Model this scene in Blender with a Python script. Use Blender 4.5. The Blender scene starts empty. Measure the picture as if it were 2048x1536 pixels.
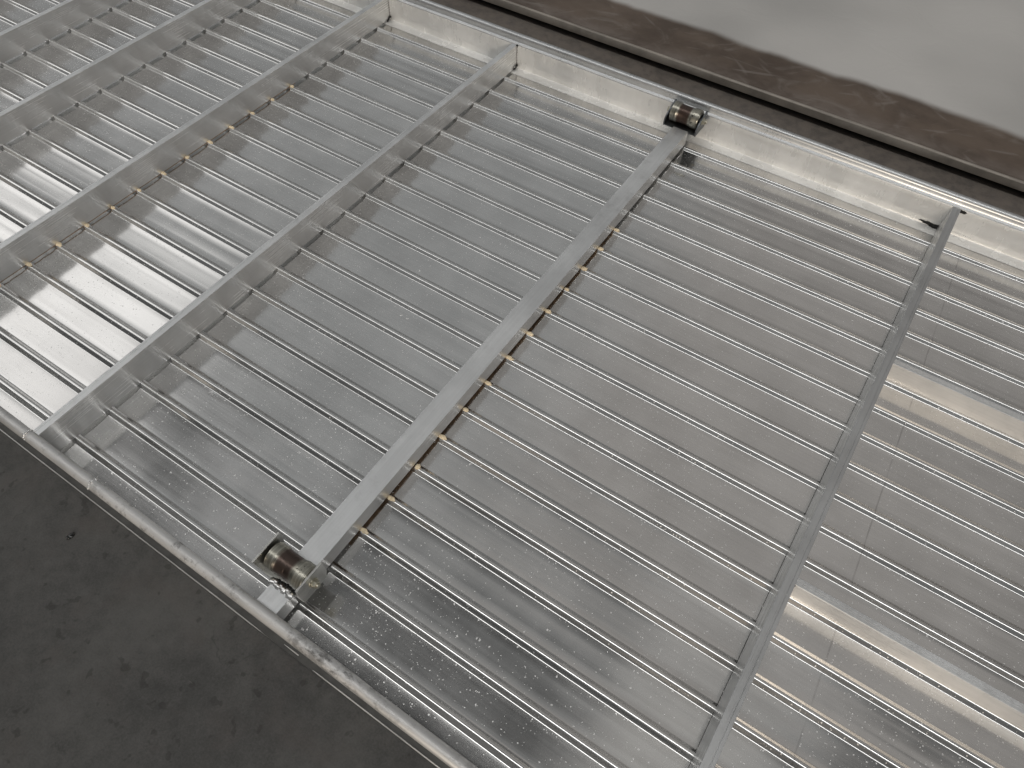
import bpy, bmesh, math, random
from mathutils import Vector, Matrix, noise

random.seed(7)
S = 0.09                      # metres per rib pitch: everything below is laid out in rib pitches
scn = bpy.context.scene
COL = scn.collection

# ------------------------------------------------------------------ camera
cam_d = bpy.data.cameras.new("camera")
cam = bpy.data.objects.new("camera", cam_d)
COL.objects.link(cam)
R = Matrix(((0.83440, 0.55100, 0.01370), (-0.45600, 0.67610, 0.57880), (0.30960, -0.48920, 0.81530)))
q = R.transposed().to_quaternion(); q.normalize()
cam.matrix_world = Matrix.Translation(Vector((13.8612, -0.9388, 15.3927)) * S) @ q.to_matrix().to_4x4()
cam_d.sensor_width = 36.0
cam_d.lens = 36.0 * 1442.82 / 2048.0
cam_d.clip_start = 0.02
cam_d.clip_end = 200.0
scn.camera = cam

# ------------------------------------------------------------------ node helpers
class NT:
    def __init__(self, tree):
        self.t = tree; self.n = tree.nodes; self.l = tree.links
    def node(self, typ, **kw):
        n = self.n.new(typ)
        for k, v in kw.items(): setattr(n, k, v)
        return n
    def put(self, sock, v):
        if v is None: return
        if isinstance(v, bpy.types.NodeSocket): self.l.new(v, sock)
        else: sock.default_value = v
    def m(self, op, a, b=None, c=None, clamp=False):
        n = self.node('ShaderNodeMath', operation=op, use_clamp=clamp)
        self.put(n.inputs[0], a); self.put(n.inputs[1], b); self.put(n.inputs[2], c)
        return n.outputs[0]
    def add(self, *a):
        r = a[0]
        for x in a[1:]: r = self.m('ADD', r, x)
        return r
    def mul(self, *a):
        r = a[0]
        for x in a[1:]: r = self.m('MULTIPLY', r, x)
        return r
    def step(self, x, lo, hi, a=0.0, b=1.0, smooth=True):
        n = self.node('ShaderNodeMapRange', interpolation_type='SMOOTHSTEP' if smooth else 'LINEAR')
        self.put(n.inputs[0], x)
        for i, v in zip((1, 2, 3, 4), (lo, hi, a, b)): self.put(n.inputs[i], v)
        return n.outputs[0]
    def box(self, x, a, b, s):
        return self.mul(self.step(x, a - s, a + s), self.step(x, b - s, b + s, 1.0, 0.0))
    def noise(self, vec, scale, detail=2.0, rough=0.5, dist=0.0, color=False):
        n = self.node('ShaderNodeTexNoise')
        self.put(n.inputs['Vector'], vec); n.inputs['Scale'].default_value = scale
        n.inputs['Detail'].default_value = detail; n.inputs['Roughness'].default_value = rough
        n.inputs['Distortion'].default_value = dist
        return n.outputs[1] if color else n.outputs[0]
    def scale(self, vec, x, y, z):
        n = self.node('ShaderNodeVectorMath', operation='MULTIPLY')
        self.put(n.inputs[0], vec); n.inputs[1].default_value = (x, y, z)
        return n.outputs[0]
    def mixc(self, f, a, b, mode='MIX'):
        n = self.node('ShaderNodeMix', data_type='RGBA', blend_type=mode)
        self.put(n.inputs[0], f); self.put(n.inputs[6], a); self.put(n.inputs[7], b)
        return n.outputs[2]
    def sep(self, v):
        n = self.node('ShaderNodeSeparateXYZ'); self.put(n.inputs[0], v); return n.outputs

def rgb(r, g=None, b=None):
    return (r, r, r, 1.0) if g is None else (r, g, b, 1.0)

# ------------------------------------------------------------------ world: the hall's light as a soft environment
world = bpy.data.worlds.new("World"); scn.world = world
world.use_nodes = True
W = NT(world.node_tree); W.n.clear()
tc = W.node('ShaderNodeTexCoord')
dx, dy, dz = W.sep(tc.outputs['Generated'])
dzc = W.m('MAXIMUM', dz, 0.03)
u0 = W.m('DIVIDE', dx, dzc); v0 = W.m('DIVIDE', dy, dzc)
cv = W.node('ShaderNodeCombineXYZ'); W.put(cv.inputs[0], u0); W.put(cv.inputs[1], v0)
n1 = W.noise(cv.outputs[0], 2.2, 3.0, 0.55, color=True)
nx, ny, nz = W.sep(n1)
wob = W.m('SUBTRACT', nx, 0.5); wob2 = W.m('SUBTRACT', ny, 0.5)
n2 = W.sep(W.noise(cv.outputs[0], 9.0, 3.0, 0.6, color=True))
u = W.add(u0, W.mul(wob, 0.16), W.mul(W.m('SUBTRACT', n2[0], 0.5), 0.09)); v = W.add(v0, W.mul(wob2, 0.12), W.mul(W.m('SUBTRACT', n2[1], 0.5), 0.10))
E_ = []
def patch(ua, ub, us, va, vb, vs, val, col=(1, 1, 1), wobble=True):
    uu, vv = (u, v) if wobble else (u0, v0)
    E_.append((W.mul(W.box(uu, ua, ub, us), W.box(vv, va, vb, vs)), val, col))
# (towards +v is away from the viewer, -u to the left)
base = W.step(v0, 0.06, 0.42, 0.10, 0.315)                # roof grows lighter away from the viewer
base = W.mul(base, W.step(nz, 0.25, 0.75, 0.88, 1.12))
base = W.mul(base, W.step(v0, -0.12, 0.0, 0.0, 1.0))
base = W.mul(base, W.step(v0, 1.00, 1.38, 1.0, 0.70), W.step(u0, -2.0, -1.3, 0.84, 1.0), W.step(u0, 0.32, 0.75, 1.0, 0.82))
base = W.m('SUBTRACT', base, W.mul(base, W.box(u, 0.255, 0.44, 0.015), W.step(v, 0.40, 0.44, 0.62, 0.0)))
base = W.m('SUBTRACT', base, W.mul(base, W.add(W.box(u0, -0.44, -0.004, 0.016), W.mul(W.box(u0, -0.88, -0.66, 0.03), 0.7)), W.step(v, 0.12, 0.34, 0.52, 0.0)))
hind = W.mul(W.step(v0, -0.36, -0.24, 1.0, 0.0), W.step(v0, -1.9, -0.9, 0.07, 0.19))         # behind the viewer
base = W.add(base, hind)
patch(-9, 9, .5, -0.30, -0.09, .025, W.step(u0, -0.62, -0.12, 2.0, 3.8), (1.0, 0.99, 0.97), False)          # skylights over and behind the viewer
patch(-3.5, -0.90, .06, -0.04, 0.46, .11, W.step(W.noise(cv.outputs[0], 5.0, 4.0, 0.6), 0.3, 0.62, 0.70, 1.04), (1.0, 0.975, 0.95))           # bright opening at the left
patch(-0.66, -0.42, .10, -1.65, -1.3, .10, 0.30, (1.0, 0.82, 0.64))            # faint warm light far behind
patch(0.11, 0.28, .04, -1.65, -1.3, .10, 0.30, (1.0, 0.78, 0.56))
patch(-0.66, -0.47, .05, 0.02, 0.26, .06, 0.17, (1.0, 0.99, 0.98))
patch(0.004, 0.20, .012, 0.0, 0.34, .07, 0.20, (1.0, 0.94, 0.86))
rgbs = []
tot = None
wmix = W.mul(W.step(u0, -0.50, -0.15), W.step(v0, 0.22, 0.50))
for msk, val, c in [(wmix, base, (1.0, 0.955, 0.91)), (W.m('SUBTRACT', 1.0, wmix), base, (0.975, 0.99, 0.985))] + E_:
    vm = W.node('ShaderNodeVectorMath', operation='SCALE')
    vm.inputs[0].default_value = c
    W.put(vm.inputs[3], W.mul(msk, val))
    if tot is None: tot = vm.outputs[0]
    else:
        ad = W.node('ShaderNodeVectorMath', operation='ADD'); W.put(ad.inputs[0], tot); W.put(ad.inputs[1], vm.outputs[0]); tot = ad.outputs[0]
hor = W.step(dz, -0.02, 0.12, 0.3, 1.0)
vm = W.node('ShaderNodeVectorMath', operation='SCALE'); W.put(vm.inputs[0], tot); W.put(vm.inputs[3], hor)
bg = W.node('ShaderNodeBackground'); W.put(bg.inputs[0], vm.outputs[0]); bg.inputs[1].default_value = 1.0
wo = W.node('ShaderNodeOutputWorld'); W.l.new(bg.outputs[0], wo.inputs[0])
world.cycles.sampling_method = 'MANUAL'; world.cycles.sample_map_resolution = 1024

# added warm fill lamp for bars and rail, behind and right of the viewer
ld = bpy.data.lights.new("warm_fill", 'AREA'); ld.shape = 'RECTANGLE'; ld.size = 0.9; ld.size_y = 0.7
ld.energy = 125.0; ld.color = (1.0, 0.88, 0.74)
lo = bpy.data.objects.new("warm_fill", ld); COL.objects.link(lo)
lo.location = Vector((21.0, -58.0, 13.0)) * S
lo.rotation_euler = (Vector((9.0, 20.0, 0.5)) * S - Vector(lo.location)).to_track_quat('-Z', 'Y').to_euler()

scn.view_settings.view_transform = 'Standard'
scn.view_settings.look = 'None'
scn.view_settings.exposure = 0.0
scn.view_settings.gamma = 1.0
scn.view_settings.use_curve_mapping = False
scn.cycles.max_bounces = 10
scn.cycles.glossy_bounces = 8
scn.cycles.use_denoising = True
scn.cycles.sample_clamp_indirect = 6.0

# ------------------------------------------------------------------ materials
def new_mat(name):
    m = bpy.data.materials.new(name); m.use_nodes = True
    t = NT(m.node_tree); t.n.clear()
    out = t.node('ShaderNodeOutputMaterial')
    p = t.node('ShaderNodeBsdfPrincipled')
    t.l.new(p.outputs[0], out.inputs[0])
    pos = t.node('ShaderNodeNewGeometry').outputs['Position']
    n = t.node('ShaderNodeVectorMath', operation='SCALE'); t.put(n.inputs[0], pos); n.inputs[3].default_value = 1.0 / S
    return m, t, p, n.outputs[0], out

def specks(t, pos, scale, size, keep, dens_scale=0.18):
    """dry water spots: small round dots, thick in some areas and sparse in others"""
    wv = t.node('ShaderNodeVectorMath', operation='MULTIPLY_ADD')
    t.put(wv.inputs[0], t.noise(pos, scale * 1.6, 3.0, 0.7, color=True)); wv.inputs[1].default_value = (0.9 / scale,) * 3; t.put(wv.inputs[2], pos)
    vo = t.node('ShaderNodeTexVoronoi', feature='F1'); t.put(vo.inputs['Vector'], wv.outputs[0]); vo.inputs['Scale'].default_value = scale
    r, g, b = t.sep(vo.outputs['Color'])
    dens = t.step(t.noise(pos, dens_scale, 3.0, 0.6), 0.36, 0.66, keep * 0.25, keep)
    on = t.m('LESS_THAN', r, dens)
    rad = t.mul(t.m('POWER', g, 3.0), size); rad = t.add(rad, size * 0.35)
    d = t.m('DIVIDE', vo.outputs['Distance'], rad)
    return t.mul(on, t.step(d, 0.55, 1.0, 1.0, 0.0), t.step(b, 0.0, 1.0, 0.35, 1.0, False))

def alu(name, base=0.74, rough=0.16, haze=0.4, haze_mix=0.45, streak=(0.3, 14, 14), spots=None, bump=None, line=False, tint=(1.0, 0.995, 0.985), grime=0.0, metallic=1.0, stain=None):
    m, t, p, pos, out = new_mat(name)
    st = t.noise(t.scale(pos, *streak), 1.0, 4.0, 0.65)
    cloud = t.noise(pos, 0.6, 4.0, 0.6)
    col = t.mul(t.step(st, 0.2, 0.8, base * 0.94, base * 1.04), t.step(cloud, 0.25, 0.75, 0.90, 1.05))
    cc = t.node('ShaderNodeCombineColor')
    for i in range(3): t.put(cc.inputs[i], t.mul(col, tint[i]))
    colour = cc.outputs[0]
    metal = metallic
    if stain:                                                   # handled, blackened lengths
        sx = t.sep(pos)[0]
        sm = t.mul(t.box(t.add(sx, t.mul(t.noise(pos, 2.0), 0.3)), stain[0], stain[1], 0.15), t.step(t.noise(t.scale(pos, 1.0, 2.0, 2.0), 4.0, 7.0, 0.75), 0.49, 0.64), 0.65)
        colour = t.mixc(sm, colour, rgb(0.035, 0.03, 0.03))
    if grime:
        gm = t.mul(t.step(t.noise(pos, 2.2, 7.0, 0.75), 0.50, 0.66), t.step(t.noise(pos, 0.35, 2.0), 0.35, 0.65, 0.25, 1.0), grime)
        colour = t.mixc(gm, colour, rgb(0.06, 0.055, 0.05))
        metal = t.m('SUBTRACT', metallic, t.mul(gm, 0.6 * metallic))
    if line:                                                    # a felt-tip setting-out line across the ribs
        X, Y, Z = t.sep(pos)
        xx = t.add(X, t.mul(Y, 0.045), t.mul(t.m('SUBTRACT', t.noise(pos, 3.0), 0.5), 0.02))
        ln = t.mul(t.box(xx, 17.545, 17.575, 0.014), t.step(t.noise(pos, 1.3), 0.35, 0.65, 0.05, 0.45))
        colour = t.mixc(ln, colour, rgb(0.25, 0.24, 0.24))
    if line:
        dv = t.m('SQRT', t.add(t.m('POWER', t.m('SUBTRACT', X, RING[0]), 2.0), t.m('POWER', t.m('SUBTRACT', Y, RING[1]), 2.0)))
        ring = t.add(t.mul(t.box(dv, 0.10, 0.20, 0.03), 0.5), t.mul(t.box(dv, -1.0, 0.04, 0.03), 0.5))
        ring = t.mul(ring, t.step(t.noise(pos, 9.0, 4.0, 0.7), 0.35, 0.65))
        colour = t.mixc(t.mul(ring, 0.5), colour, rgb(0.95, 0.94, 0.92))
    r1 = t.step(t.add(t.mul(st, 0.5), t.mul(cloud, 0.5)), 0.3, 0.7, rough * 0.8, rough * 1.25)
    r2 = t.step(cloud, 0.3, 0.7, haze * 0.85, haze * 1.15)
    if spots:
        sp = None
        for (sc_, sz, keep) in spots:
            s = specks(t, pos, sc_, sz, keep)
            sp = s if sp is None else t.m('MAXIMUM', sp, s)
        colour = t.mixc(t.mul(sp, 0.85), colour, rgb(0.95, 0.945, 0.93))
        r1 = t.add(r1, t.mul(sp, 0.55)); r2 = t.add(r2, t.mul(sp, 0.45))
    p2 = t.node('ShaderNodeBsdfPrincipled')
    for b_, r_ in ((p, r1), (p2, r2)):
        t.put(b_.inputs['Base Color'], colour); t.put(b_.inputs['Metallic'], metal); t.put(b_.inputs['Roughness'], r_)
    bn = None
    for (vec, sc_, dist, det) in (bump or []):
        h = t.noise(t.scale(pos, *vec), sc_, det, 0.55)
        b_ = t.node('ShaderNodeBump'); b_.inputs['Strength'].default_value = 1.0; b_.inputs['Distance'].default_value = dist
        t.put(b_.inputs['Height'], h)
        if bn is not None: t.put(b_.inputs['Normal'], bn)
        bn = b_.outputs[0]
    if line:                                                    # a small crumple in the sheet
        msk = t.mul(t.box(X, 1.6, 2.1, 0.3), t.box(Y, 3.72, 3.80, 0.06))
        b_ = t.node('ShaderNodeBump'); b_.inputs['Strength'].default_value = 1.0; b_.inputs['Distance'].default_value = 0.0011
        t.put(b_.inputs['Height'], t.mul(msk, t.noise(pos, 5.0, 2.0))); t.put(b_.inputs['Normal'], bn); bn = b_.outputs[0]
    if bn is not None:
        t.put(p.inputs['Normal'], bn); t.put(p2.inputs['Normal'], bn)
    mx = t.node('ShaderNodeMixShader'); mx.inputs[0].default_value = haze_mix
    t.l.new(p.outputs[0], mx.inputs[1]); t.l.new(p2.outputs[0], mx.inputs[2]); t.l.new(mx.outputs[0], out.inputs[0])
    return m

def simple(name, col, rough=0.6, metal=0.0, var=0.2, nscale=4.0, bump=0.0, bscale=20.0, spec=0.5, coat=0.0):
    m, t, p, pos, out = new_mat(name)
    f = t.step(t.noise(pos, nscale, 5.0, 0.6), 0.3, 0.7)
    a = tuple(c * (1 - var) for c in col) + (1,); b = tuple(min(1, c * (1 + var)) for c in col) + (1,)
    t.put(p.inputs['Base Color'], t.mixc(f, a, b))
    p.inputs['Roughness'].default_value = rough; p.inputs['Metallic'].default_value = metal
    p.inputs['Specular IOR Level'].default_value = spec; p.inputs['Coat Weight'].default_value = coat
    if bump:
        b_ = t.node('ShaderNodeBump'); b_.inputs['Distance'].default_value = bump; b_.inputs['Strength'].default_value = 1.0
        t.put(b_.inputs['Height'], t.noise(pos, bscale, 4.0, 0.6)); t.put(p.inputs['Normal'], b_.outputs[0])
    return m


RING = (11.35, 4.50)
MAT = {}
MAT['sheet'] = alu('rolled_aluminium_sheet', 0.77, 0.125, 0.30, 0.20, (0.25, 22, 22),
                   spots=[(6.0, 0.15, 0.6), (12.0, 0.22, 0.75), (21.0, 0.30, 0.6), (2.0, 0.08, 0.12)],
                   bump=[((0.35, 1.0, 1.0), 0.5, 0.0004, 1.0)], line=True)
MAT['side'] = alu('beam_side_aluminium', 0.74, 0.24, 0.52, 0.60, (20, 0.25, 20),
                  bump=[((1, 0.3, 1), 0.8, 0.0005, 2.0)], tint=(1.0, 1.0, 0.99))
MAT['top'] = alu('beam_top_oxidised_aluminium', 0.76, 0.44, 0.68, 0.6, (18, 0.5, 18),
                 spots=[(9.0, 0.09, 0.35), (3.5, 0.08, 0.12)], bump=[((10, 0.4, 10), 2.0, 0.00008, 4.0)], tint=(0.985, 1.0, 1.01), grime=0.16)
MAT['top_dark'] = alu('beam_top_grey_aluminium', 0.60, 0.30, 0.5, 0.6, (18, 0.5, 18),
                      spots=[(9.0, 0.12, 0.3), (2.5, 0.09, 0.12)], bump=[((10, 0.4, 10), 2.0, 0.00008, 4.0)], tint=(0.985, 1.0, 1.01))
MAT['rail'] = alu('edge_rail_aluminium', 0.92, 0.26, 0.62, 0.72, (1.5, 1.5, 0.3),
                  spots=[(7.0, 0.10, 0.06)], bump=[((0.5, 1, 1), 0.6, 0.0003, 1.0)], grime=0.05, tint=(1.0, 1.0, 0.985), metallic=0.72)
MAT['bar'] = alu('bar_side_aluminium', 0.92, 0.30, 0.62, 0.75, (0.4, 9, 9), spots=[(9.0, 0.08, 0.1)], grime=0.08, tint=(1.0, 0.975, 0.94), metallic=0.66)  # slight warm tint paints in the warm light the bars reflect
MAT['tube'] = alu('dull_edge_tube_aluminium', 0.66, 0.46, 0.7, 0.7, (0.6, 10, 10), spots=[(8.0, 0.08, 0.12)],
                  bump=[((1, 3, 3), 4.0, 0.00025, 4.0)], grime=0.8, metallic=0.75, stain=(8.5, 10.0))
MAT['flange'] = simple('shaded_flange_aluminium', (0.05, 0.05, 0.048), 0.6, 0.0, 0.25, 3.0)  # near-black base colour paints in the shade beneath the edge tube
MAT['lip'] = alu('lip_aluminium', 0.85, 0.22, 0.4, 0.5)
MAT['weld'] = alu('weld_metal', 0.8, 0.25, 0.45, 0.4, (4, 4, 4), bump=[((1, 1, 1), 14.0, 0.0006, 3.0)], grime=0.3)

MAT['glue'] = simple('tan_glue', (0.88, 0.74, 0.52), 0.55, var=0.12, nscale=12, bump=0.0008, bscale=18)
MAT['brown_glue'] = simple('brown_glue_line', (0.22, 0.14, 0.08), 0.5, var=0.3)
MAT['soot'] = simple('weld_soot', (0.02, 0.02, 0.02), 0.75, var=0.4, nscale=10, bump=0.001)
MAT['chalk'] = simple('pencil_mark', (0.72, 0.72, 0.68), 0.8)
MAT['steel'] = simple('galvanised_steel', (0.50, 0.50, 0.48), 0.36, 1.0, 0.15, 3.0, 0.0002, 30)
MAT['steel_dark'] = simple('dark_steel', (0.15, 0.16, 0.17), 0.42, 1.0, 0.3, 3.0)
MAT['zinc'] = simple('yellow_zinc_bolt', (0.52, 0.50, 0.42), 0.38, 1.0, 0.2, 6.0)
MAT['black_gap'] = simple('bearing_seal', (0.02, 0.02, 0.02), 0.4)
MAT['drip'] = simple('black_oil_drip', (0.008, 0.008, 0.008), 0.06, spec=0.6)

# worn roller: bright ends, brown rusty running track
def roller_mat(name, x0, x1, rust):
    m, t, p, pos, out = new_mat(name)
    tcn = t.node('ShaderNodeTexCoord'); X, Y, Z = t.sep(tcn.outputs['Object'])
    x = t.m('DIVIDE', t.m('SUBTRACT', t.m('DIVIDE', X, S), x0), x1 - x0)
    ring = t.noise(t.scale(tcn.outputs['Object'], 700, 3, 3), 1.0, 3.0, 0.6)
    nz_ = t.noise(pos, 5.0, 5.0, 0.65)
    xb = t.add(x, t.mul(t.m('SUBTRACT', nz_, 0.5), 0.10))
    track = t.box(xb, 0.26, 0.66, 0.05)
    rusty = t.mul(track, t.step(nz_, 0.35, 0.65, 0.25, 1.0), rust)
    c = t.mixc(t.step(ring, 0.3, 0.7), rgb(0.28, 0.27, 0.23), rgb(0.52, 0.505, 0.44))
    c = t.mixc(track, c, rgb(0.11, 0.085, 0.075))
    c = t.mixc(rusty, c, rgb(0.060, 0.036, 0.026))
    scr = t.mul(t.box(x, 0.72, 0.86, 0.02), t.step(t.noise(pos, 9.0, 4.0, 0.7), 0.56, 0.62))
    c = t.mixc(scr, c, rgb(0.03, 0.03, 0.025))
    t.put(p.inputs['Base Color'], c)
    t.put(p.inputs['Metallic'], t.m('SUBTRACT', 1.0, t.mul(rusty, 0.5)))
    t.put(p.inputs['Roughness'], t.add(t.step(ring, 0.2, 0.8, 0.22, 0.36), t.mul(nz_, 0.08)))
    return m

# concrete floor
def floor_mat():
    m, t, p, pos, out = new_mat('dark_concrete')
    a = t.noise(pos, 0.28, 6.0, 0.62); b = t.noise(pos, 2.6, 6.0, 0.7); c = t.noise(pos, 22.0, 3.0, 0.6)
    f = t.add(t.mul(a, 0.5), t.mul(b, 0.3), t.mul(c, 0.2))
    col = t.mixc(t.step(f, 0.34, 0.66), rgb(0.038, 0.038, 0.037), rgb(0.094, 0.093, 0.090))
    brown = t.step(t.noise(pos, 0.7, 4.0, 0.6), 0.5, 0.72, 0.0, 0.35)
    col = t.mixc(brown, col, rgb(0.084, 0.074, 0.069))
    blot = t.mul(t.step(t.noise(pos, 3.7, 2.0, 0.4), 0.66, 0.72), 0.45)
    col = t.mixc(blot, col, rgb(0.022, 0.021, 0.02))
    gap_brown = t.mul(t.box(t.sep(pos)[1], 21.0, 24.2, 0.2), t.step(b, 0.35, 0.6, 0.5, 0.9))  # floor turns lighter and browner in the gap behind the far rail
    col = t.mixc(gap_brown, col, rgb(0.17, 0.145, 0.125))
    # hairline cracks
    vo = t.node('ShaderNodeTexVoronoi', feature='DISTANCE_TO_EDGE'); vo.inputs['Scale'].default_value = 0.22
    dn = t.node('ShaderNodeVectorMath', operation='ADD'); t.put(dn.inputs[0], pos)
    t.put(dn.inputs[1], t.noise(pos, 0.9, 4.0, 0.6, color=True)); t.put(vo.inputs['Vector'], dn.outputs[0])
    crack = t.mul(t.step(vo.outputs['Distance'], 0.0, 0.006, 1.0, 0.0), t.step(t.noise(pos, 0.5), 0.55, 0.68), 0.35)
    col = t.mixc(crack, col, rgb(0.02, 0.02, 0.02))
    # pale scuffs
    sc = t.mul(t.step(t.noise(t.scale(pos, 0.8, 6.0, 1.0), 0.9, 5.0, 0.75, 1.5), 0.67, 0.74), 0.35)
    col = t.mixc(sc, col, rgb(0.16, 0.155, 0.145))
    t.put(p.inputs['Base Color'], col)
    t.put(p.inputs['Roughness'], t.step(a, 0.3, 0.7, 0.55, 0.75)); p.inputs['Specular IOR Level'].default_value = 0.3
    bm_ = t.node('ShaderNodeBump'); bm_.inputs['Distance'].default_value = 0.0012; bm_.inputs['Strength'].default_value = 0.5
    t.put(bm_.inputs['Height'], t.add(b, c)); t.put(p.inputs['Normal'], bm_.outputs[0])
    return m
MAT['floor'] = floor_mat()

def film_mat(name, ca, cb, rough, bump, crease=0.0):
    m, t, p, pos, out = new_mat(name)
    f = t.step(t.noise(t.scale(pos, 0.35, 0.5, 1), 0.5, 4.0, 0.55), 0.3, 0.7)
    col = t.mixc(f, ca, cb)
    if crease:
        sc = t.noise(t.scale(pos, 0.55, 1.3, 1), 1.1, 2.0, 0.5, 2.2)
        cr = t.mul(t.step(t.m('ABSOLUTE', t.m('SUBTRACT', sc, 0.5)), 0.0, 0.018, 1.0, 0.0), t.step(t.noise(pos, 0.45), 0.48, 0.62), crease)
        col = t.mixc(cr, col, rgb(0.30, 0.27, 0.24))
    t.put(p.inputs['Base Color'], col)
    p.inputs['Roughness'].default_value = rough; p.inputs['Specular IOR Level'].default_value = 0.4
    b_ = t.node('ShaderNodeBump'); b_.inputs['Distance'].default_value = bump; b_.inputs['Strength'].default_value = 1.0
    t.put(b_.inputs['Height'], t.noise(t.scale(pos, 0.5, 0.8, 1), 1.0, 4.0, 0.55, 0.8)); t.put(p.inputs['Normal'], b_.outputs[0])
    return m
MAT['film'] = film_mat('milky_plastic_film', rgb(0.66, 0.65, 0.635), rgb(0.72, 0.71, 0.69), 0.5, 0.003)
def edge_band_mat():
    """brown band along the film edge: ragged soft border, pale patches and streaks"""
    m, t, p, pos, out = new_mat('brown_edge_band')
    X, Y, Z = t.sep(pos)
    wv = t.add(t.mul(t.m('SUBTRACT', t.noise(t.scale(pos, 0.16, 0.02, 0), 1.0, 1.0), 0.5), 0.9),
               t.mul(t.m('SUBTRACT', t.noise(t.scale(pos, 0.55, 0.20, 0), 1.0, 2.0, 0.45, 0.6), 0.5), 0.45))
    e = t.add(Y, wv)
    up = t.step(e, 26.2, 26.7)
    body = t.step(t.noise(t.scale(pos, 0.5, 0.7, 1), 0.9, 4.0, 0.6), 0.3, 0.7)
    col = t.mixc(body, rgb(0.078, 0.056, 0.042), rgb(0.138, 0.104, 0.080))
    pale_patch = t.mul(t.step(t.noise(t.scale(pos, 0.5, 0.9, 1), 0.8, 4.0, 0.6, 1.5), 0.52, 0.72), 0.45)
    col = t.mixc(pale_patch, col, rgb(0.26, 0.23, 0.205))
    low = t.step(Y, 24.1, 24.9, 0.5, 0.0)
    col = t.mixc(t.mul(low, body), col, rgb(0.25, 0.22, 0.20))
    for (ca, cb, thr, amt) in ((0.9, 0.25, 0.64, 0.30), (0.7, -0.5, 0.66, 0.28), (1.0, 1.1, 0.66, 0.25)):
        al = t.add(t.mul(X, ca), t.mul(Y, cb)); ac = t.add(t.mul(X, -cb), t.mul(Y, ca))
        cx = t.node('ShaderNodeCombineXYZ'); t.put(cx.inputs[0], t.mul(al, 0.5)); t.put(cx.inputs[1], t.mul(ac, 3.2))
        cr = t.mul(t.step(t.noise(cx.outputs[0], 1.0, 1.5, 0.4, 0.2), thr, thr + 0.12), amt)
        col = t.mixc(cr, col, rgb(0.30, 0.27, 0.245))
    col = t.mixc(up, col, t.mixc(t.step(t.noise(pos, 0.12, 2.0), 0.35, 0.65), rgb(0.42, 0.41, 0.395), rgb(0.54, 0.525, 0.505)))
    t.put(p.inputs['Base Color'], col)
    p.inputs['Roughness'].default_value = 0.48; p.inputs['Specular IOR Level'].default_value = 0.4
    b_ = t.node('ShaderNodeBump'); b_.inputs['Distance'].default_value = 0.004; b_.inputs['Strength'].default_value = 1.0
    t.put(b_.inputs['Height'], t.noise(t.scale(pos, 0.6, 0.5, 1), 1.2, 3.0, 0.55, 1.0)); t.put(p.inputs['Normal'], b_.outputs[0])
    return m
MAT['edge_band'] = edge_band_mat()
MAT['trim'] = simple('dull_panel_trim', (0.40, 0.36, 0.315), 0.5, 0.25, 0.18, 1.2, 0.001, 3.0)

# ------------------------------------------------------------------ object helpers
def finish(name, bm, mats, parent=None, loc=(0, 0, 0), smooth=None):
    """bm in rib pitches; loc = object origin in rib pitches (already subtracted from bm)"""
    bmesh.ops.recalc_face_normals(bm, faces=bm.faces)
    for v_ in bm.verts: v_.co *= S
    me = bpy.data.meshes.new(name); bm.to_mesh(me); bm.free()
    for mt in (mats if isinstance(mats, (list, tuple)) else [mats]): me.materials.append(MAT[mt])
    if smooth is not None:
        for p_ in me.polygons: p_.use_smooth = True
        if smooth < 180: me.set_sharp_from_angle(angle=math.radians(smooth))
    o = bpy.data.objects.new(name, me); COL.objects.link(o)
    o.location = Vector(loc) * S
    if parent is not None: o.parent = parent
    return o

def empty(name, label, cat, loc=(0, 0, 0)):
    o = bpy.data.objects.new(name, None); COL.objects.link(o); o.location = Vector(loc) * S
    o.empty_display_size = 0.05
    o['label'] = label; o['category'] = cat
    return o

def box(bm, x0, x1, y0, y1, z0, z1, mi=0, bev=0.0):
    r = bmesh.ops.create_cube(bm, size=1.0)
    vs = r['verts']
    for v_ in vs:
        v_.co = Vector((x0 + (v_.co.x + .5) * (x1 - x0), y0 + (v_.co.y + .5) * (y1 - y0), z0 + (v_.co.z + .5) * (z1 - z0)))
    fs = set(f for v_ in vs for f in v_.link_faces)
    for f in fs: f.material_index = mi
    if bev:
        es = list(set(e for v_ in vs for e in v_.link_edges))
        bmesh.ops.bevel(bm, geom=es, offset=bev, segments=2, affect='EDGES', profile=0.6)
    return vs

def prism(bm, prof, axis, a, b, n=1, closed=True, mi=0, jitter=None):
    """extrude a 2D profile along x (profile = y,z) or y (profile = x,z)"""
    rows = []
    for i in range(n + 1):
        t_ = a + (b - a) * i / n
        row = []
        for (p0, p1) in prof:
            co = Vector((t_, p0, p1)) if axis == 'x' else Vector((p0, t_, p1))
            if jitter: co = jitter(co)
            row.append(bm.verts.new(co))
        rows.append(row)
    m_ = len(prof)
    for i in range(n):
        for j in range(m_ if closed else m_ - 1):
            k = (j + 1) % m_
            f = bm.faces.new((rows[i][j], rows[i][k], rows[i + 1][k], rows[i + 1][j])); f.material_index = mi
    if closed:
        bm.faces.new(rows[0]); bm.faces.new(list(reversed(rows[-1])))
    return rows

def arc(cx, cz, r, a0, a1, n):
    return [(cx + r * math.cos(math.radians(a0 + (a1 - a0) * i / n)), cz + r * math.sin(math.radians(a0 + (a1 - a0) * i / n))) for i in range(n + 1)]

def blob(bm, c, rx, ry, rz, seed=0, amp=0.25, sub=2, fr=2.0):
    r = bmesh.ops.create_icosphere(bm, subdivisions=sub, radius=1.0)
    for v_ in r['verts']:
        d = 1 + amp * noise.noise(v_.co * fr + Vector((seed * 3.1, seed * 1.7, 0)))
        v_.co = Vector((c[0] + v_.co.x * rx * d, c[1] + v_.co.y * ry * d, c[2] + v_.co.z * rz * d))

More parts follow.
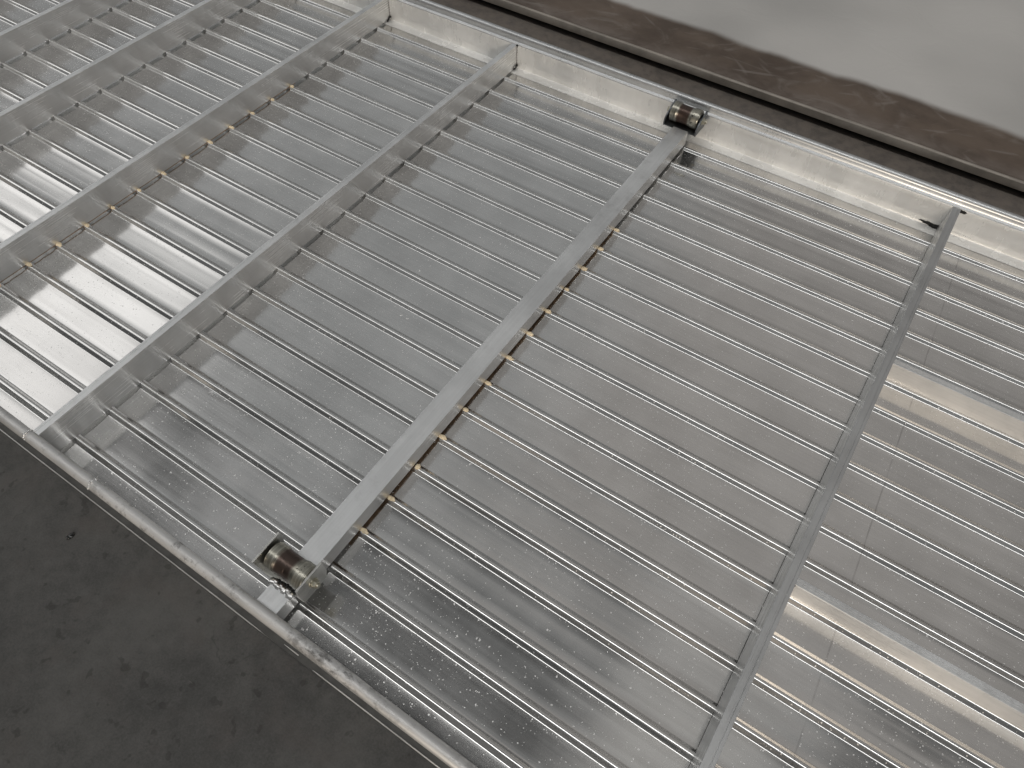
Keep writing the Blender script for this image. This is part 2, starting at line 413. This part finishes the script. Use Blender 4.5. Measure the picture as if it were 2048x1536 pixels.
XL, XR = -30.0, 27.0
HS = 0.0838; HB = 0.8615; HE = 0.5636; FLOOR = -0.13
XA, XB, XC, XD, XE, XF = -16.013, -11.635, -6.143, 0.0, 7.4075, 15.7486

# ------------------------------------------------------------------ floor
bm = bmesh.new()
g = bmesh.ops.create_grid(bm, x_segments=2, y_segments=2, size=1.0)
for v_ in g['verts']: v_.co = Vector((v_.co.x * 110, v_.co.y * 110 + 20, FLOOR))
o = finish('floor', bm, 'floor'); o['kind'] = 'structure'

# ------------------------------------------------------------------ the panel
panel = empty('aluminium_panel', 'large ribbed aluminium panel lying on the dark floor with cross beams and two rollers', 'metal panel', (0, 0, FLOOR))
OFF = Vector((0, 0, -FLOOR))
def part(name, bm, mats, at=(0, 0, 0), smooth=None, parent=None):
    """bm drawn around 'at'; parent = the panel unless a part is given"""
    if parent is None:
        return finish(name, bm, mats, panel, Vector(at) + OFF, smooth)
    base_ = Vector(parent.location) / S - OFF
    return finish(name, bm, mats, parent, Vector(at) - base_, smooth)

# ribbed sheet -------------------------------------------------------
def rib_profile(c):
    """one rolled rib: soft run-up, foot fillet, steep flank, domed crown, symmetrical about c (list of y, z)"""
    h = HS; a = 41.0
    pts = [(0.0, 0.0)]
    def turn(r, d0, d1, n):
        """follow an arc that turns the downward slope from d0 to d1 degrees"""
        for i in range(n):
            m_ = math.radians(d0 + (d1 - d0) * (i + .5) / n)
            l_ = r * math.radians(abs(d1 - d0)) / n
            y, z = pts[-1]; pts.append((y + l_ * math.cos(m_), z - l_ * math.sin(m_)))
    turn(0.095, 0, 24, 8)
    turn(0.065, 24, a, 6)
    # the lower half is drawn first from the sheet upwards to know the straight flank's length
    keep = list(pts); pts[:] = [(0.0, 0.0)]
    turn(0.055, a, 9, 8); turn(0.10, 9, 4.5, 3); turn(2.2, 4.5, 0, 6)
    low = pts
    dz = h + keep[-1][1] + low[-1][1]
    y1, z1 = keep[-1]; y2, z2 = y1 + dz / math.tan(math.radians(a)), z1 - dz
    half = keep + [(y1 + (y2 - y1) * f_, z1 + (z2 - z1) * f_) for f_ in (.06, .5, .94)] + [(y2 + y, z2 + z) for y, z in low]
    full = [(-y, z) for (y, z) in reversed(half[1:])] + half
    return [(c + y, z) for (y, z) in full], half[-1][0]

prof = [(0.215, -HS), (0.3, -HS), (0.5, -HS)]
flat = [(True)]*3
hw = rib_profile(0)[1]
isflat = [0.0, 0.3, 1.0]
for k in range(1, 21):
    c = k - 0.042
    rp, hw = rib_profile(c)
    prof.append((c - hw - 0.012, -HS)); isflat.append(0.0)
    for p_ in rp: prof.append(p_); isflat.append(0.0)
    prof.append((c + hw + 0.012, -HS)); isflat.append(0.0)
    if k < 20:
        w0, w1 = c + hw + 0.012, c + 1 - hw - 0.012
        for t_ in (0.12, 0.3, 0.5, 0.7, 0.88):
            prof.append((w0 + (w1 - w0) * t_, -HS)); isflat.append(math.sin(math.pi * t_) ** 0.8)
prof += [(20.3, -HS), (20.7, -HS)]; isflat += [0.3, 0.0]
bm = bmesh.new()
NX = 150
rows = []
for i in range(NX + 1):
    x = XL + (XR - XL) * i / NX
    row = []
    for (y, z), w in zip(prof, isflat):
        dz_ = 0.0
        kk = round(y + 0.04)
        if 1 <= kk <= 20: y += 0.007 * noise.noise(Vector((x * 0.14, kk * 5.3, 2.7))) * max(0.0, 1 - 2 * abs(y - kk + 0.045))
        if w:
            dz_ = w * (0.006 * noise.noise(Vector((x * 0.22, y * 0.5, 1.3))) + 0.0016 * noise.noise(Vector((x * 0.7, y * 1.1, 5.1))))
        row.append(bm.verts.new((x, y, z + dz_)))
    rows.append(row)
for i in range(NX):
    for j in range(len(prof) - 1):
        bm.faces.new((rows[i][j], rows[i + 1][j], rows[i + 1][j + 1], rows[i][j + 1]))
sheet = part('ribbed_sheet', bm, 'sheet', smooth=180)

# cross beams A-D + F -------------------------------------------------
Y0, Y1 = 0.40, 20.752
def beam_bm(w, h, y0, y1, groove=0.36, lean=0.0):
    """hollow-section look: flat walls, small corner radii and an extrusion groove along the top"""
    r = 0.012
    gx = -w + w * groove
    pr = [(0 - r * 0.2, 0.0), (0.0, r * 0.3)]
    pr += [(0.0 + lean, h - r), (-r * 0.3 + lean, h - r * 0.3), (-r + lean, h)]
    pr += [(gx + 0.014 + lean, h), (gx + 0.009 + lean, h - 0.009), (gx - 0.001 + lean, h - 0.009), (gx - 0.006 + lean, h)]
    pr += [(-w + r + lean, h), (-w + r * 0.3 + lean, h - r * 0.3), (-w + lean, h - r), (-w, r * 0.3), (-w + r * 0.2, 0.0)]
    bm_ = bmesh.new()
    prism(bm_, pr, 'y', y0, y1, 30)
    bm_.faces.ensure_lookup_table()
    for f in bm_.faces:
        c = f.calc_center_median()
        f.material_index = 1 if c.z > h - 0.02 and abs(f.normal.y) < 0.5 else 0
    return bm_

beam = part('cross_beam', beam_bm(0.216, HB, Y0, Y1), ['side', 'top'], (XC, 0, 0))
beams = {'C': beam}
for nm, X in (('A', XA), ('B', XB), ('D', XD), ('Z', XA - 5.2)):
    b_ = beam.copy(); COL.objects.link(b_); b_.location = (Vector((X, 0, 0)) + OFF) * S; b_.parent = panel; beams[nm] = b_
beams['F'] = part('cross_beam', beam_bm(0.234, HB, Y0, Y1, 0.62, 0.0), ['side', 'top_dark'], (XF + 0.234, 0, 0))
for v_ in beams['F'].data.vertices:                       # this one leans a few degrees away
    v_.co.x += 0.051 * S * max(0.0, v_.co.z / (HB * S))

# the wider beam that carries the rollers
def box_beam(y0, y1, nm):
    w, h, r = 0.5493, HE, 0.014
    b0 = 0.05
    pr = [(-r, b0), (0, b0 + r), (0, h - r), (-r * .3, h - r * .3), (-r, h), (-w + r, h), (-w + r * .3, h - r * .3), (-w, h - r), (-w, b0 + r), (-w + r, b0)]
    bm_ = bmesh.new(); prism(bm_, pr, 'y', y0, y1, 24)
    for f in bm_.faces:
        c = f.calc_center_median(); f.material_index = 1 if c.z > h - 0.02 and abs(f.normal.y) < .5 else 0
    return part(nm, bm_, ['side', 'top'], (XE, 0, 0))
ebeam = box_beam(1.60, 19.98, 'roller_beam')
estub = box_beam(0.40, 0.93, 'beam_stub')

# short bars along the ribs, right of the last beam
def bar_bm(x0, x1):
    w, h, r = 0.20, 0.62, 0.012
    pr = [(0, 0), (w, 0), (w, h - r), (w - r, h), (w * .66, h), (w * .64, h - .008), (w * .60, h - .008), (w * .58, h), (w * .40, h), (w * .38, h - .008), (w * .34, h - .008), (w * .32, h), (r, h), (0, h - r)]
    bm_ = bmesh.new(); prism(bm_, pr, 'x', x0, x1, 12)
    for f in bm_.faces:
        c = f.calc_center_median(); f.material_index = 1 if c.z > h - 0.02 and abs(f.normal.x) < .5 else 0
    return bm_
bar = part('stiffener_bar', bar_bm(XF + 0.30, XR), ['bar', 'top'], (0, 6.93, 0))
b2 = bar.copy(); COL.objects.link(b2); b2.location = (Vector((0, 13.985, 0)) + OFF) * S; b2.parent = panel

# far edge rail -------------------------------------------------------
pr = [(20.395, -HS + 0.002), (20.395, -0.058), (20.415, -0.052), (20.60, -0.045), (20.745, -0.040), (20.754, -0.036), (20.756, -0.02), (20.757, 0.05), (20.757, 0.30), (20.757, 0.70), (20.757, 0.845), (20.763, 0.862), (20.775, 0.866),
      (20.79, 0.855), (20.81, 0.815), (20.93, 0.800), (20.985, 0.830), (21.008, 0.880)]
pr += arc(21.145, 0.93, 0.135, 175, 5, 12)
pr += [(21.283, 0.86), (21.275, 0.60), (21.275, FLOOR + 0.005), (20.60, FLOOR + 0.005), (20.60, -HS - 0.01)]
bm = bmesh.new()
def jit(co):
    return co + Vector((0, 0.008 * noise.noise(Vector((co.x * .3, co.z, 0))), 0.006 * noise.noise(Vector((co.x * .35, co.y, 4)))))
prism(bm, pr, 'x', XL, XR, 80, jitter=jit)
for f in bm.faces:
    if f.calc_center_median().z > 0.84 or f.calc_center_median().y > 20.9: f.material_index = 1
part('edge_rail', bm, ['rail', 'top_dark'], smooth=35)

# near edge tube and the folded lip under it ---------------------------
bm = bmesh.new()
segs = [(XL, -0.30), (-0.30, 2.02), (2.02, 10.0), (10.0, XR)]
for a, b in segs:
    n_ = max(6, int((b - a) * 3))
    off = random.uniform(-.006, .006)
    ring = [(0.283 + off + 0.136 * math.cos(t_ * math.tau / 28), 0.728 + off + 0.136 * math.sin(t_ * math.tau / 28)) for t_ in range(28)]
    def jt(co, a=a, b=b):
        e = min(abs(co.x - a), abs(co.x - b)); s = 1.0 - 0.05 * max(0.0, 1 - e / 0.04)
        n_ = 0.010 * noise.noise(Vector((co.x * 1.1, co.y * 4, co.z * 4)))
        return Vector((co.x, 0.283 + (co.y - 0.283) * (s + n_), 0.728 + (co.z - 0.728) * (s + n_)))
    prism(bm, ring, 'x', a, b, n_, jitter=jt)
part('edge_tube', bm, 'tube', smooth=40)
bm = bmesh.new()
prism(bm, [(0.20, -HS - 0.03), (0.20, 0.61), (0.222, 0.61), (0.222, -HS - 0.03)], 'x', XL, XR, 40)
part('edge_web', bm, 'side', smooth=20)
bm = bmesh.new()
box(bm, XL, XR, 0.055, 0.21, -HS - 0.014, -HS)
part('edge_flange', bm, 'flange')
bm = bmesh.new()
def lip(x0, x1, yoff, zoff, tail0=0.0, tail1=0.0):
    ring = [(0.058 + yoff + 0.017 * math.cos(t_ * math.tau / 10), -HS - 0.012 + zoff + 0.026 * math.sin(t_ * math.tau / 10)) for t_ in range(10)]
    def jl(co):
        s = 1.0
        if tail1: s = min(1.0, max(0.12, (x1 - co.x) / tail1))
        if tail0: s = min(s, max(0.12, (co.x - x0) / tail0))
        cy, cz = 0.058 + yoff, -HS - 0.014 + zoff
        w = 0.006 * noise.noise(Vector((co.x * 0.8, 3, 0)))
        return Vector((co.x, cy + (co.y - cy) * s + w, cz + (co.z - cz) * s))
    prism(bm, ring, 'x', x0, x1, max(8, int((x1 - x0) * 3)), jitter=jl)
lip(XL, 7.70, 0.0, 0.0, tail1=1.1)
lip(7.45, 8.12, 0.075, 0.0, tail0=0.5)
lip(8.40, XR, 0.018, 0.0, tail0=0.25)
part('edge_lip', bm, 'lip', smooth=40)

# welds ---------------------------------------------------------------
def bead(pts, r, name, mat='weld', seed=0, amp=.35):
    bm_ = bmesh.new()
    for i, p_ in enumerate(pts):
        s_ = r * random.uniform(.8, 1.2)
        blob(bm_, p_, s_ * 1.05, s_, s_ * .8, seed + i, amp, 2)
    return part(name, bm_, mat, smooth=60)
pts = [(6.86 + 0.52 * i / 9, 0.905 + 0.03 * math.sin(i * 1.9), HE + 0.012) for i in range(10)]
bead(pts, 0.078, 'weld_bead', 'weld', 3, .5)
bead([(6.95 + .45 * i / 6, .985, HE - .03) for i in range(7)], 0.05, 'weld_bead', 'soot', 20, .6)
for x in (-0.30, 2.02):
    bead([(x + random.uniform(-.03, .03), 0.283 + 0.135 * math.cos(a_), 0.728 + 0.131 * math.sin(a_)) for a_ in [math.radians(20 + 11 * j + random.uniform(-4, 4)) for j in range(15)]], 0.024, 'weld_bead', 'weld', int(40 + x), .5)
for X in (XC, XD, XB):
    bead([(X + 0.015, 20.742, z_) for z_ in [0.06 + 0.065 * j for j in range(12)]], 0.014, 'weld_bead', 'soot', int(X) + 90, .6)
    bead([(X + 0.03 + random.uniform(-.02, .03), 20.72 - 0.035 * j, 0.10 - 0.02 * j + random.uniform(-.02, .02)) for j in range(6)], 0.034, 'weld_bead', 'soot', int(X) + 120, .8)
    bead([(X + 0.02, 20.735, HB - .01)], 0.035, 'weld_bead', 'soot', int(X) + 140, .8)
def smear(c, rx, ry, rz, seed):
    bm_ = bmesh.new()
    blob(bm_, c, rx, ry, rz, seed, .8, 4, 2.6)
    part('weld_bead', bm_, 'soot', smooth=180)
smear((XF - 0.20, 20.752, 0.03), 0.34, 0.012, 0.05, 3)
smear((XF - 0.09, 20.738, -0.02), 0.13, 0.035, 0.05, 5)
smear((XF + 0.37, 20.755, HB - 0.06), 0.10, 0.010, 0.05, 7)
bead([(XF + 0.32 + 0.05 * j, 20.745, 0.07) for j in range(14)], 0.012, 'weld_bead', 'weld', 180, .9)
bead([(XF + 0.30, 6.95, 0.59)], 0.035, 'weld_bead', 'soot', 185, .9)

# glue ---------------------------------------------------------------
def dabs(parent, X, ks):
    for n_, k in enumerate(ks):
        bm_ = bmesh.new()
        sx = random.uniform(.55, 1.25); sy = random.uniform(.75, 1.2)
        blob(bm_, (0, random.uniform(-.015, .015), 0), 0.105 * sx, 0.062 * sy, 0.030, k * 1.3 + X, .45, 3, 1.9)
        blob(bm_, (0.03, 0.01, 0.006), 0.05, 0.04, 0.03, k * 2.3, .4, 2, 2.4)
        part('glue_dab', bm_, 'glue', (X + 0.075, k - 0.035 + random.uniform(-.008, .008), 0.020 if X > 0 else 0.012), 60, parent)
dabs(ebeam, XE, range(3, 16))
dabs(beams['C'], XC, range(2, 16))
bm = bmesh.new(); box(bm, -0.012, 0.004, 1.6, 15.2, -0.022, -0.002)
part('glue_line', bm, 'brown_glue', (XC, 0, 0), None, beams['C'])
bm = bmesh.new(); box(bm, -0.45, -0.012, 2.6, 15.2, 0.034, 0.049)
part('glue_line', bm, 'brown_glue', (XE, 0, 0), None, ebeam)

# pencil ticks on the rail flange --------------------------------------
for (x, y, l_) in ((12.25, 20.55, .20), (12.36, 20.56, .14), (14.70, 20.56, .22), (9.28, 20.57, .16), (14.62, 20.34, .16)):
    bm = bmesh.new()
    z_ = -0.045 if y > 20.4 else -HS + 0.003
    box(bm, x - .012, x + .012, y - l_ / 2, y + l_ / 2, z_, z_ + .006)
    part('pencil_mark', bm, 'chalk')

# ------------------------------------------------------------------ rollers
def roller_unit(xl, xr, ya, yb, zb, zt, axis_y, axis_z, r, label, rust, far):
    th = 0.045
    bm_ = bmesh.new()
    x0, x1 = 0.0, xr - xl
    # U-shaped bracket in one bent plate
    def plate(xa, xb, prof_):
        vs0 = [bm_.verts.new((xa, y, z)) for y, z in prof_]; vs1 = [bm_.verts.new((xb, y, z)) for y, z in prof_]
        n_ = len(prof_)
        bm_.faces.new(vs0); bm_.faces.new(list(reversed(vs1)))
        for i in range(n_): bm_.faces.new((vs0[i], vs0[(i + 1) % n_], vs1[(i + 1) % n_], vs1[i]))
    cy = (ya + yb) / 2
    if far:
        side = [(ya, zb), (yb - .02, zb), (yb, zt), (yb - .06, zt + .012), (ya + .22, zt - .16), (ya + .06, zt - .26), (ya, zt - .36)]
        side_l = side
    else:
        side = [(ya + .03, zb), (yb - .06, zb), (yb + .02, zb + .25), (yb, zt), (ya, zt), (ya - .01, zt - .18)]
        side_l = [(ya + .05, zb), (yb - .05, zb), (yb, zt - .36), (yb + .03, zt - .15), (yb, zt + .02), (ya - .04, zt), (ya, zt - .30)]
    plate(x0, x0 + th, side_l); plate(x1 - th, x1, side)
    box(bm_, x0 + th * .5, x1 - th * .5, ya + .02, yb - .06, zb, zb + .035)
    br = part('roller_bracket', bm_, 'steel_dark' if far else 'steel', (xl, 0, 0), 30)
    br['label'] = label
    # roller turned on a lathe
    L0, L1 = x0 + th + .05, x1 - th - .045
    L = L1 - L0
    pts_ = [(0, .62), (0, .84), (.012, .86), (.012, .96), (.03, 1.0), (.16, 1.0), (.20, 1.012), (.23, .995), (.27, .945), (.30, .925), (.495, .915), (.50, .905), (.505, .915), (.66, .925), (.70, .945), (.74, .992), (.77, 1.005), (.80, 1.0), (.92, 1.0), (.965, .995), (.972, .96), (.988, .95), (.988, .84), (1, .82), (1, .62)]
    bm_ = bmesh.new(); N = 48; rows_ = []
    for (t_, rr) in pts_:
        rows_.append([bm_.verts.new((L0 + L * t_, axis_y + r * rr * math.cos(a_ * math.tau / N), axis_z + r * rr * math.sin(a_ * math.tau / N))) for a_ in range(N)])
    for i in range(len(rows_) - 1):
        for j in range(N):
            bm_.faces.new((rows_[i][j], rows_[i + 1][j], rows_[i + 1][(j + 1) % N], rows_[i][(j + 1) % N]))
    for row, f_ in ((rows_[0], 1), (rows_[-1], 1)):
        fc = bm_.faces.new(row); fc.material_index = 1
    key = 'roller_%d' % int(rust * 10); MAT[key] = roller_mat('worn_roller_steel', L0, L1, rust)
    part('roller', bm_, [key, 'black_gap'], (xl, 0, 0), 28, br)
    # axle bolt head (left) and nut (right)
    def hexa(xa, xb, rad, name, shank=True, inner=0.0):
        b2_ = bmesh.new()
        ringp = [(axis_y + rad * math.cos(math.radians(60 * i + 20)), axis_z + rad * math.sin(math.radians(60 * i + 20))) for i in range(6)]
        prism(b2_, ringp, 'x', xa, xb)
        bmesh.ops.bevel(b2_, geom=[e for e in b2_.edges], offset=.006, segments=1, affect='EDGES')
        dirn = 1 if xb > xa else -1
        wr = [(axis_y + rad * 1.25 * math.cos(i * math.tau / 24), axis_z + rad * 1.25 * math.sin(i * math.tau / 24)) for i in range(24)]
        prism(b2_, wr, 'x', xa - 0.001 * dirn, xa + .012 * dirn)
        if shank:
            sr = [(axis_y + rad * .55 * math.cos(i * math.tau / 16), axis_z + rad * .55 * math.sin(i * math.tau / 16)) for i in range(16)]
            prism(b2_, sr, 'x', xb - .01 * dirn, xb + .05 * dirn)
        part(name, b2_, 'zinc', (xl, 0, 0), None, br)
    hexa(x1, x1 + .10, .10, 'nut')
    hexa(x0, x0 - .08, .10, 'bolt_head', False)
    b2_ = bmesh.new()
    sr = [(axis_y + .05 * math.cos(i * math.tau / 16), axis_z + .05 * math.sin(i * math.tau / 16)) for i in range(16)]
    prism(b2_, sr, 'x', x0 + .001, x1 - .001); part('axle', b2_, 'steel_dark', (xl, 0, 0), 40, br)
    return br
roller_unit(6.50, 7.715, 0.92, 1.66, 0.50, 1.19, 1.31, 0.855, 0.305, 'pale steel bracket holding the worn near roller', 0.35, False)
roller_unit(6.495, 7.70, 19.925, 20.68, 0.515, 1.08, 20.35, 0.87, 0.325, 'dark open bracket holding the rusty far roller', 1.0, True)

# ------------------------------------------------------------------ wrapped panel behind
wp = empty('wrapped_panel', 'film-wrapped pale grey panel lying behind the far rail with a brown band along its edge', 'wrapped panel', (0, 24, FLOOR))
def wpart(name, bm, mats, smooth=None):
    for v_ in bm.verts: v_.co -= Vector((0, 24, FLOOR))
    return finish(name, bm, mats, wp, (0, 0, 0), smooth)
WT = 0.397
bm = bmesh.new(); box(bm, XL, 42, 25.2, 62, FLOOR, 0.10); wpart('plinth', bm, 'soot')
bm = bmesh.new()
prism(bm, [(23.90, 0.125), (23.895, 0.20), (23.90, 0.375), (23.915, 0.395), (24.02, 0.397), (24.03, 0.391), (24.03, 0.125)], 'x', XL, 42, 60,
      jitter=lambda co: co + Vector((0, 0.02 * noise.noise(Vector((co.x * .4, co.z * 2, 7))), 0)))
wpart('edge_trim', bm, 'trim', 35)
def film_z(x, y):
    d = max(0.0, min(1.0, (y - 24.1) / 1.5))
    n_ = noise.noise(Vector((x * 0.25, y * 0.3, 2.0))) * 0.05 + noise.noise(Vector((x * 0.9, y * 0.5, 8.0))) * 0.02
    return 0.394 + d * (0.03 + n_)
bm = bmesh.new()
def sheet_grid(x0, x1, nx_, yf, nyv, zf):
    rows_ = []
    for i in range(nx_ + 1):
        x = x0 + (x1 - x0) * i / nx_
        ya_, yb_ = yf(x)
        rows_.append([bm.verts.new((x, ya_ + (yb_ - ya_) * (j / nyv) ** 1.6, zf(x, ya_ + (yb_ - ya_) * (j / nyv) ** 1.6))) for j in range(nyv + 1)])
    for i in range(nx_):
        for j in range(nyv):
            bm.faces.new((rows_[i][j], rows_[i + 1][j], rows_[i + 1][j + 1], rows_[i][j + 1]))
    return rows_
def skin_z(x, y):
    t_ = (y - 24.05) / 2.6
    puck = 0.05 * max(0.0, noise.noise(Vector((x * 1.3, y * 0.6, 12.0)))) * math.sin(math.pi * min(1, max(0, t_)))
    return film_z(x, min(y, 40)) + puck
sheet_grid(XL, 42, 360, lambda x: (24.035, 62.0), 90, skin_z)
wpart('plastic_film', bm, 'edge_band', 180)
bm = bmesh.new(); box(bm, XL, 42, 24.04, 62, 0.12, 0.33); wpart('panel_core', bm, 'film')

# ------------------------------------------------------------------ drip on the floor
bm = bmesh.new()
blob(bm, (0, 0, 0.012), 0.062, 0.098, 0.034, 3, .22, 3, 1.3)
blob(bm, (-0.02, -0.075, 0.012), 0.035, 0.035, 0.024, 5, .2, 3, 1.3)
o = finish('oil_drip', bm, 'drip', None, (1.985, -0.78, FLOOR), 180)
o.rotation_euler = (0, 0, math.radians(-8))
o['label'] = 'small glossy black oil drip on the dark floor'; o['category'] = 'oil drip'
